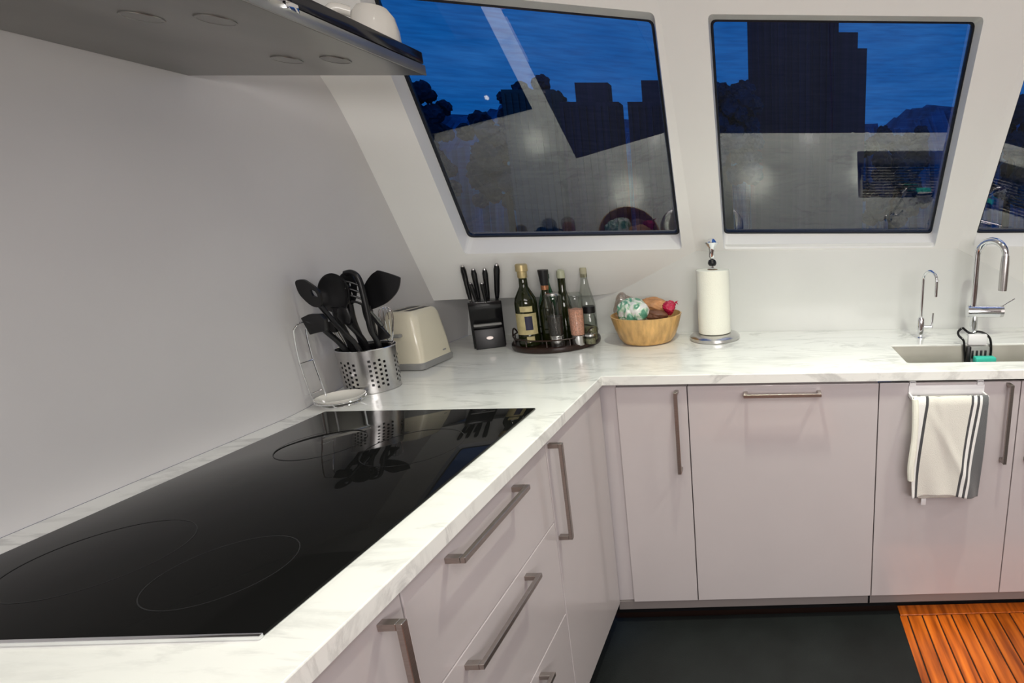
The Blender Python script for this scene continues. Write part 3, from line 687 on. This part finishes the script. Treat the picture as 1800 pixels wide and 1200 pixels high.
# ------------------------------------------------------------------ turntable tray
TC = (-.298, .425)
tr = thing('turntable_tray', 'round dark wood tray with a low rail holding bottles and mills', 'tray', (*TC, 0))
MB().lathe([(0, .0), (.145, .0), (.155, .003), (.157, .010), (.156, .019), (.150, .022), (.146, .016), (0, .014)], *TC, 0, n=64).build('tray_board', TRAYW, tr)
MB().tube([(TC[0] + .148 * math.cos(i * math.pi / 36), TC[1] + .148 * math.sin(i * math.pi / 36), .046) for i in range(72)], .0028, 8, closed=True).build('rail', TRAYW, tr)
for i in range(12):
    a_ = i * math.pi / 6 + .15; MB().cyl((TC[0] + .148 * math.cos(a_), TC[1] + .148 * math.sin(a_), .018), (TC[0] + .148 * math.cos(a_), TC[1] + .148 * math.sin(a_), .046), .0022, n=8).build('post', TRAYW, tr)
for sgn in (-1, 1):
    a0 = math.radians(-12 if sgn > 0 else 192)
    MB().tube(smooth_path([(TC[0] + .148 * math.cos(a0 + d_), TC[1] + .148 * math.sin(a0 + d_), z_) for d_, z_ in ((-.22, .046), (-.12, .062), (0, .068), (.12, .062), (.22, .046))], 4), .0028, 8).build('grip', TRAYW, tr)
ZT_ = .0155
def turned(name, label, cat, x, y, parts, group=None):
    t = thing(name, label, cat, (x, y, ZT_), group)
    for nm, prof_, m_ in parts: MB().lathe(prof_, x, y, ZT_, n=32).build(nm, m_, t)
    return t
t = turned('oil_bottle', 'dark square-shouldered oil bottle with gold cap and cream label', 'bottle', -.366, .352, [
    ('glass_body', [(0, 0), (.034, 0), (.037, .004), (.037, .155), (.034, .175), (.022, .200), (.0145, .215), (.0135, .245), (0, .245)], OILG),
    ('cap', [(0, .246), (.0145, .246), (.016, .25), (.016, .268), (.020, .270), (.020, .292), (.017, .296), (0, .296)], GOLD)])
def label_patch(par, x, y, r, z0, z1, a0, a1, m_, nm='label'):
    mb = MB(); n = 14; vs = []
    for i in range(n + 1):
        a_ = math.radians(a0 + (a1 - a0) * i / n); vs += [(x + r * math.cos(a_), y + r * math.sin(a_), z0), (x + r * math.cos(a_), y + r * math.sin(a_), z1)]
    mb.faces(vs, [(2 * i, 2 * i + 2, 2 * i + 3, 2 * i + 1) for i in range(n)]); return mb.build(nm, m_, par)
label_patch(t, -.366, .352, .0375, ZT_ + .045, ZT_ + .122, -150, -15, LABEL)
label_patch(t, -.366, .352, .0375, ZT_ + .128, ZT_ + .148, -100, -35, LABEL, 'neck_label')
label_patch(t, -.366, .352, .0375, ZT_ + .018, ZT_ + .038, -80, -40, LABEL, 'lower_label')
label_patch(t, -.366, .352, .0379, ZT_ + .062, ZT_ + .112, -80, -42, LABELD, 'print')
t = turned('green_bottle', 'green glass bottle behind the dark oil bottle', 'bottle', -.325, .442, [
    ('glass_body', [(0, 0), (.034, 0), (.035, .004), (.035, .13), (.031, .150), (.020, .185), (.0125, .215), (.012, .232), (0, .232)], GREENG),
    ('cap', [(0, .2325), (.014, .2325), (.0145, .236), (.0145, .250), (0, .252)], GREENG)])
t = turned('vinegar_bottle', 'slim dark bottle with a tall flared black pourer cap', 'bottle', -.302, .376, [
    ('glass_body', [(0, 0), (.025, 0), (.027, .004), (.027, .125), (.023, .145), (.0135, .165), (.012, .20), (0, .20)], OILG),
    ('collar', [(0, .2005), (.0135, .2005), (.0135, .216), (0, .216)], mat('copper_collar', (.45, .2, .1), .3, metal=.7)),
    ('cap', [(0, .217), (.013, .217), (.0145, .23), (.018, .266), (.018, .272), (.014, .272), (0, .270)], BLACK)])
t = turned('pepper_mill', 'clear pepper mill with dark peppercorns and a steel foot', 'pepper mill', -.258, .328, [
    ('foot', [(0, 0), (.0225, 0), (.0235, .003), (.0235, .040), (.022, .042), (0, .042)], STEEL),
    ('peppercorns', [(0, .043), (.0235, .043), (.0255, .09), (.0265, .11), (0, .114)], PEPPER),
    ('clear_tube', [(.0245, .042), (.0265, .085), (.029, .165), (.0295, .182), (.026, .190), (0, .192)], JARGLASS),
    ('cap', [(.0, .1925), (.021, .1925), (.023, .186), (.0, .186)], STEEL)])
t = turned('salt_mill', 'clear salt mill filled with pink salt', 'salt mill', -.188, .345, [
    ('foot', [(0, 0), (.0215, 0), (.0225, .003), (.0225, .036), (0, .038)], STEEL),
    ('pink_salt', [(0, .039), (.0225, .039), (.0245, .09), (.025, .132), (0, .138)], PINK),
    ('clear_tube', [(.0235, .038), (.026, .085), (.0275, .165), (.027, .184), (.022, .192), (0, .194)], JARGLASS)])
t = turned('sauce_bottle', 'slender dark bottle with a pale round cap behind the mills', 'bottle', -.262, .432, [
    ('glass_body', [(0, 0), (.027, 0), (.028, .004), (.028, .13), (.022, .16), (.0135, .19), (.0135, .235), (0, .235)], OILG),
    ('cap', [(0, .2355), (.0145, .2355), (.0145, .250), (.0135, .262), (.007, .267), (0, .268)], mat('pale_cap', (.45, .47, .33), .4))])
t = turned('clear_bottle', 'clear glass bottle with a pale cork, rearmost on the tray', 'bottle', -.196, .482, [
    ('glass_body', [(0, .001), (.033, .001), (.034, .004), (.034, .115), (.028, .150), (.017, .195), (.0125, .225), (.0125, .245)], JARGLASS),
    ('cork', [(0, .232), (.0125, .232), (.0125, .262), (.011, .268), (0, .268)], mat('pale_cork', (.42, .40, .28), .7))])
t = turned('spice_jar', 'small glass spice jar with a black lid at the right of the tray', 'jar', -.165, .415, [
    ('contents', [(0, .002), (.022, .002), (.023, .05), (0, .055)], HERB),
    ('glass', [(0, .0005), (.0235, .0005), (.0245, .004), (.0245, .08), (.020, .095), (.019, .105)], JARGLASS),
    ('lid', [(0, .106), (.022, .106), (.0225, .109), (.0225, .130), (.021, .132), (0, .132)], BLACK)])
t = turned('glass_cellar', 'tiny glass pot low in front of the spice jar', 'jar', -.192, .408 - .003, [])
bpy.data.objects.remove(t)
t = turned('spice_pot', 'low clear spice pot at the right rim of the tray', 'jar', -.200 + .045 + .006, .358, [
    ('contents', [(0, .002), (.017, .002), (.018, .022), (0, .024)], HERB),
    ('glass', [(0, .0005), (.0185, .0005), (.0195, .003), (.0195, .030)], JARGLASS),
    ('lid', [(0, .0305), (.020, .0305), (.020, .038), (0, .039)], STEEL)])

# ------------------------------------------------------------------ bamboo bowl and its contents
BC = (.040, .452)
t = thing('wooden_bowl', 'round bamboo bowl full of packets beside the tray', 'bowl', (*BC, 0))
MB().lathe([(0, 0), (.078, 0), (.092, .004), (.106, .022), (.120, .060), (.133, .107), (.129, .108), (.115, .062), (.101, .026), (.085, .011), (0, .010)], *BC, 0, n=64).build('bowl_body', BAMBOO, t)
def lump(name, label, cat, m_, c, r, seed, rot=0, amp=.25, group=None, pinch=None):
    rnd = random.Random(seed); b = bmesh.new(); bmesh.ops.create_icosphere(b, subdivisions=5, radius=1)
    ph = [(Vector((rnd.uniform(-1, 1), rnd.uniform(-1, 1), rnd.uniform(-1, 1))) * rnd.uniform(2, 7), rnd.uniform(0, 6)) for _ in range(9)]
    for v in b.verts:
        d_ = v.co.normalized(); h = sum(math.sin(k_.dot(d_) + p_) for k_, p_ in ph) / 9
        cr_ = abs(math.sin(ph[0][0].dot(d_) * 1.7 + 1)) ** .5
        cf = sum(abs(math.sin(k_.dot(d_) * 2.3 + p_ * 3)) for k_, p_ in ph[:5]) / 5
        v.co = d_ * (1 + amp * h - .08 * (1 - cr_) + .34 * amp * (cf - .6))
        v.co = Vector((v.co.x * r[0], v.co.y * r[1], v.co.z * r[2]))
    b.transform(Matrix.Rotation(rot, 4, 'Y'))
    mb = MB(); mb.bm.free(); mb.bm = b; bmesh.ops.translate(b, verts=b.verts[:], vec=c)
    o = mb.build(name, m_, origin=c, angle=60); return tag(o, label, cat, group)
lump('snack_packet', 'green and white patterned packet in the left of the bamboo bowl', 'packet', PACKET, (.000, .415, .122), (.062, .052, .052), 3, .25, .3)
lump('snack_packet', 'light brown packet at the back of the bamboo bowl', 'packet', TAN, (.072, .470, .138), (.060, .040, .030), 5, .18, .25)
lump('snack_packet', 'dark brown packet in the front right of the bamboo bowl', 'packet', BROWN, (.080, .425, .108), (.045, .035, .020), 6, .05, .2)
lump('candy_wrapper', 'shiny dark red wrapper at the right rim of the bamboo bowl', 'wrapper', REDP, (.128, .445, .132), (.024, .022, .026), 9, .3, .5)
lump('plastic_bag', 'clear crinkled plastic bag standing at the left of the bamboo bowl', 'bag', PLASTIC, (-.048, .470, .132), (.038, .034, .048), 12, -.2, .5)
MB  # noqa
wr = MB().prism([(0, 0), (.012, .010), (.020, .004), (.016, .014), (.022, .020), (.010, .016)], .002, Matrix.Translation((.146, .440, .140)) @ Matrix.Rotation(math.radians(90), 4, 'X')).build('twist_tie', REDP, origin=(.146, .44, .14), smooth=False)
tag(wr, 'pink-red twisted wrapper end poking out right of the bamboo bowl', 'wrapper')

# ------------------------------------------------------------------ paper towel stand
PC = (.298, .474)
t = thing('paper_towel_stand', 'steel paper towel stand with a weighted round foot and finial', 'paper towel holder', (*PC, 0))
MB().lathe([(0, 0), (.093, 0), (.097, .004), (.097, .014), (.090, .021), (.078, .024), (.060, .026), (0, .027)], *PC, 0, n=64).build('foot', STEEL, t)
MB().lathe([(0, .026), (.006, .026), (.006, .290), (0, .290)], *PC, 0).build('rod', CHROME, t)
MB().lathe([(0, .286), (.012, .287), (.016, .294), (.016, .301), (.012, .309), (.006, .311), (0, .311)], *PC, 0).build('collar', BLACK, t)
MB().lathe([(0, .311), (.006, .311), (.0125, .322), (.0115, .345), (.013, .355), (.028, .371), (.029, .375), (.020, .375), (.016, .381), (.010, .388), (0, .390)], *PC, 0).build('finial', CHROME, t)
r_ = thing('paper_towel_roll', 'white paper towel roll on the steel stand', 'paper towel roll', (*PC, .028))
MB().lathe([(.020, .028), (.061, .028), (.0625, .030), (.063, .270), (.0615, .272), (.020, .272), (.020, .028)], *PC, 0, n=56).build('roll', PAPER, r_)
MB().lathe([(.0195, .029), (.0195, .273), (.018, .273), (.018, .029)], *PC, 0).build('core', mat('cardboard', (.35, .25, .15), .8), r_)

# ------------------------------------------------------------------ faucets
FC = (1.104, .440)
t = thing('filter_faucet', 'slim chrome drinking water faucet left of the main one', 'faucet', (*FC, 0))
MB().lathe([(0, 0), (.020, 0), (.020, .004), (.014, .007), (.0135, .075), (.011, .082), (0, .083)], *FC, 0).build('body', CHROME, t)
u_ = Vector((.42, -.90, 0)).normalized(); c0 = Vector((*FC, .228)) + u_ * .036
P = [Vector((*FC, .08)), Vector((*FC, .15))] + arc(c0, .036, 180, 0, 14, u_, (0, 0, 1)) + [c0 + u_ * .036 + Vector((0, 0, -.055))]
MB().tube(P, .0058, 14).build('spout', CHROME, t)
MB().cyl((FC[0], FC[1], .045), (FC[0] + .042, FC[1] - .004, .045), .006, n=14).build('valve', CHROME, t)
MB().tube([(FC[0] + .041, FC[1] - .004, .041), (FC[0] + .043, FC[1] - .004, .07), (FC[0] + .045, FC[1] - .004, .10)], [.0055, .0045, .004], 12).build('lever', CHROME, t)
MC = (1.322, .462)
t = thing('kitchen_faucet', 'large chrome gooseneck kitchen faucet behind the sink', 'faucet', (*MC, 0))
MB().lathe([(0, 0), (.024, 0), (.024, .004), (.0155, .007), (.0155, .085), (0, .086)], *MC, 0).build('stem', CHROME, t)
MB().cyl((MC[0] - .030, MC[1], .100), (MC[0] + .092, MC[1] - .01, .100), .0235, n=32).build('mixer_body', CHROME, t)
MB().cyl((MC[0] + .0925, MC[1] - .01, .100), (MC[0] + .106, MC[1] - .011, .100), .0225, n=32).build('lever_cap', STEEL, t)
MB().tube([(MC[0] + .098, MC[1] - .012, .118), (MC[0] + .125, MC[1] - .014, .136), (MC[0] + .148, MC[1] - .016, .150)], .0028, 8).build('lever', CHROME, t)
u_ = Vector((.62, -.78, 0)).normalized(); c0 = Vector((MC[0] - .008, MC[1], .318)) + u_ * .056
P = [Vector((MC[0] - .008, MC[1], .115)), Vector((MC[0] - .008, MC[1], .2))] + arc(c0, .056, 180, 0, 18, u_, (0, 0, 1))
MB().tube(P, .0125, 20).build('neck', CHROME, t)
e_ = c0 + u_ * .056
MB().tube([e_ + Vector((0, 0, .004)), e_ + Vector((0, 0, -.02)), e_ + Vector((0, 0, -.06)), e_ + Vector((0, 0, -.125))], [.0135, .0155, .016, .0155], 20).build('spray_head', STEEL, t)

# ------------------------------------------------------------------ sponge caddy hanging at the sink
t = thing('sponge_caddy', 'black-framed sponge caddy hanging in front of the faucet', 'sponge caddy', (1.275, .322, 0))
P = [(1.243, .318, -.07), (1.236, .318, -.02), (1.232, .322, .015), (1.216, .330, .033), (1.214, .335, .047), (1.230, .338, .060), (1.243, .338, .051), (1.262, .335, .040), (1.285, .335, .047), (1.312, .330, .040), (1.330, .322, .022), (1.336, .318, -.015), (1.336, .318, -.05)]
MB().tube(smooth_path(P, 5), .0044, 10).build('frame', BLACKG, t)
MB().box(1.246, 1.326, .306, .322, -.075, -.004, bev=.004).build('tray', GREYPL, t)
for k_ in range(4): MB().box(1.258 + k_ * .016, 1.266 + k_ * .016, .3035, .3068, -.048, -.018, bev=.001).build('slot', BLACK, t)
MB().box(1.240, 1.256, .300, .318, -.105, -.002, bev=.004).build('side_panel', BLACK, t)
o = MB().box(1.248, 1.320, .318, .334, -.002, .040, bev=.006).build('scrubber', WHITES, origin=(1.284, .326, 0)); tag(o, 'pale grey scrubber held in the top of the black sponge caddy', 'scrubber')
o = MB().box(1.262, 1.338, .268, .302, -.062, -.036, bev=.005).build('sponge', TEAL, origin=(1.3, .285, -.062)); tag(o, 'teal rectangular sponge resting on the front of the sponge caddy', 'sponge')

# ------------------------------------------------------------------ towel rail and towel
t = thing('towel_rail', 'white over-door towel rail on the sink cabinet', 'towel rail', (1.065, 0, -.04))
MB().box(.946, 1.186, .0085, .0122, -.083, -.049, bev=.001).build('plate', WHITES, t)
for x_ in (.958, 1.172):
    MB().box(x_ - .010, x_ + .010, .0075, .0125, -.052, -.035, bev=.001).build('hook', WHITES, t)
    MB().box(x_ - .010, x_ + .010, .0075, .034, -.0405, -.037, bev=.0008).build('hook_top', WHITES, t)
for x_ in (.949, 1.183): MB().box(x_ - .003, x_ + .003, -.030, .010, -.085, -.073, bev=.001).build('bracket', WHITES, t)
MB().cyl((.946, -.026, -.080), (1.186, -.026, -.080), .004, n=12).build('bar', WHITES, t)

towel = thing('hand_towel', 'white kitchen towel with charcoal stripes on the sink cabinet', 'towel', (1.07, -.026, -.075))
def cloth(name, front):
    mb = MB(); NU, NV = 80, 70; lay = mb.bm.loops.layers.float_vector.new('weave')
    g = []
    for j in range(NV + 1):
        v = j / NV; row = []
        for i in range(NU + 1):
            u = i / NU
            L = .325 if front else .345
            # outline: top .956..1.186, foot a little narrower and shifted left
            top0, top1 = .951, 1.183; bot0, bot1 = (.958, 1.178) if front else (.968, 1.166)
            xx = (top0 + (bot0 - top0) * v) * (1 - u) + (top1 + (bot1 - top1) * v) * u
            if front: xx += -.012 * math.exp(-((v - .35) / .25) ** 2) * u * 0 - .006 * math.sin(v * 3.1) * (1 - u)
            fold = .006 * math.sin(u * 7.5 + v * 2.2) * v + .0045 * math.sin(u * 15 - v * 5 + 1) * (.25 + v) * .8
            diag = .006 * math.exp(-((u - .15 - .75 * v) / .07) ** 2) * math.sin(v * 3) + .005 * math.exp(-((u - .05 - .35 * v - .28) / .06) ** 2) * (1 - v)
            edge = .010 * math.exp(-((1 - u) / .10) ** 2) * (.3 + v) 
            r = .0075
            if front:
                yy = -.026 - r - .004 - .010 * v ** .7 - fold * .9 - diag + edge
                hem = .012 * math.sin(u * 2.7) * v - .016 * u * v
                zz = -.080 - v * L + r * .0 + hem
                if v < .04: yy += (.04 - v) / .04 * (r + .004 + 0.0) * .9; zz = -.080 + r * math.cos(v / .04 * math.pi / 2)
            else:
                yy = -.026 + r + .002 + .000 * v + .35 * fold; yy = min(yy, .0035)
                zz = -.080 - v * L
                if v < .04: yy -= (.04 - v) / .04 * (r + .001); zz = -.080 + r * math.cos(v / .04 * math.pi / 2)
            row.append(mb.bm.verts.new((xx, yy, zz)))
        g.append(row)
    for j in range(NV):
        for i in range(NU):
            f = mb.bm.faces.new((g[j][i], g[j][i + 1], g[j + 1][i + 1], g[j + 1][i]))
            for lp, (ii, jj) in zip(f.loops, ((i, j), (i + 1, j), (i + 1, j + 1), (i, j + 1))):
                uu, v2 = ii / NU, jj / NV
                tt = uu * .98 + .13 * v2 if front else uu * .9 + .11
                lp[lay] = (max(0.001, tt), v2, 0)
    o = mb.build(name, TERRY, towel, angle=180)
    md = o.modifiers.new('thick', 'SOLIDIFY'); md.thickness = .0028; md.offset = 0
    return o
cloth('front_flap', True); cloth('back_flap', False)
# ribbed side fold
MB().tube(smooth_path([(.955, -.034, -.078), (.958, -.040, -.13), (.957, -.043, -.22), (.951, -.044, -.30), (.954, -.043, -.345)]), [.010] * 13 + [.011] * 12, 10).build('rolled_edge', PAPER, towel)
MB().box(1.000, 1.016, -.0155, -.0125, -.452, -.424, bev=.001).build('care_tag', WHITES, towel)

# ------------------------------------------------------------------ ceiling downlight fixtures
places = ['above the worktop at the dishwasher', 'above the sink', 'above the left run of cabinets', 'above the mat in front of the dishwasher', 'above the camera position', 'over the right side of the floor', 'behind the camera on the left']
for i, ((lx, ly), w, cone) in enumerate(LIGHTS):
    t = thing('ceiling_downlight', 'small round recessed downlight in the ceiling ' + places[i], 'downlight', (lx, ly, CEIL), 'recessed ceiling downlights')
    MB().lathe([(.032, -.001), (.034, -.006), (.045, -.004), (.047, 0)], lx, ly, CEIL, n=32).build('bezel', CHROME, t)
    MB().lathe([(0, -.0025), (.031, -.0025)], lx, ly, CEIL, n=32).build('lens', LENS, t)

# ------------------------------------------------------------------ outside, dusk
gr = MB().box(-80, 80, 4, 160, -4.1, -4.0).build('water_surface', WATER, smooth=False); tag(gr, kind='structure')
def building(label, x0, x1, y0, y1, z1, m_, steps=()):
    t = thing('building', label, 'building', ((x0 + x1) / 2, y0, -4.0), 'buildings across the water')
    MB().box(x0, x1, y0, y1, -4.0, z1).build('tower_block', m_, t, smooth=False)
    for (a0, a1, zz_) in steps: MB().box(a0, a1, y0 + .1, y1, -4.0, zz_).build('side_block', m_, t, smooth=False)
    n = int((x1 - x0) / .16)
    for i in range(n):
        xx = x0 + (i + .5) * (x1 - x0) / n
        MB().box(xx - .02, xx + .02, y0 - .05, y0, -4.0, z1 - .1).build('pilaster', m_, t, smooth=False)
building('tall dark stepped tower seen through the middle window', .10, 2.27, 12, 15, 7.2, TOWER, [(2.27, 2.75, 4.75), (2.75, 2.98, 4.4)])
building('low dark tower with a tapered top in the left window, left of its neighbour', -4.48, -3.05, 12, 12.4, 3.2, TOWER, [(-4.1, -3.3, 3.65)])
building('low dark tower at the right edge of the left window', -2.84, -1.2, 12, 12.4, 3.2, TOWER, [(-2.5, -1.5, 3.7)])
building('grey-green building behind the left window, left of the dark towers', -6.3, -4.95, 13, 13.5, 3.7, FOLM)
mb = MB(); rnd = random.Random(11); n = 1100; rows = []
for j, (yy, hh_) in enumerate(((22, -4.0), (23, .55), (25, .85), (30, 1.0), (40, 1.0))):
    rows.append([mb.bm.verts.new((-60 + 120 * i / n, yy + rnd.uniform(-.3, .3), -4.0 if j == 0 else (.467 + hh_ * (5.4 + .6 * math.sin(i * .06) + .3 * math.sin(i * .17 + 1) + .16 * math.sin(i * .7) + rnd.uniform(-.22, .22))))) for i in range(n + 1)])
for A, B in zip(rows, rows[1:]):
    for i in range(n): mb.bm.faces.new((A[i], A[i + 1], B[i + 1], B[i]))
sh = mb.build('hillside', mat('hazy_blue_hillside', (.03, .17, .32), .95, noise=.35, nscale=.6), smooth=False); tag(sh, kind='structure')  # distance haze put into the blue base colour
def tree(label, x, y, h, w, seed):
    t = thing('tree', label, 'tree', (x, y, -4.0), 'trees across the water'); rnd = random.Random(seed)
    MB().cyl((x, y, -4.0), (x, y, h - w), .18, .08, n=10).build('trunk', BARK, t)
    mb = MB()
    for k_ in range(60):
        a_ = rnd.uniform(0, 6.28); rr = w * math.sqrt(rnd.random()); zz_ = h - w * .35 - rnd.random() * w * 2.6 * (.3 + .7 * 1)
        s_ = rnd.uniform(.18, .42) * w * .8
        b_ = bmesh.new(); bmesh.ops.create_icosphere(b_, subdivisions=3, radius=s_)
        for v in b_.verts: v.co *= 1 + rnd.uniform(-.22, .22)
        bmesh.ops.translate(b_, verts=b_.verts[:], vec=(x + rr * math.cos(a_), y + rr * math.sin(a_), zz_)); mb._merge(b_)
    tag(mb.build('crown', TREE, t, smooth=False), kind='stuff')
tree('dark tree at the left edge of the left window', -9.9, 14.5, 4.5, 1.1, 1)
tree('dark round tree left of the grey-green building', -8.6, 17.5, 4.1, 1.1, 2)
tree('dark tree crown topping the grey-green building', -6.5, 15.2, 4.55, .75, 3)
tree('low dark tree at the left foot of the stepped tower', -.35, 10.2, 3.35, .7, 4)
tree('low dark tree right of the stepped tower', 4.8, 16.5, 3.6, 1.1, 5)
tree('low dark tree seen through the right window', 9.0, 17, 4.6, 1.2, 6)
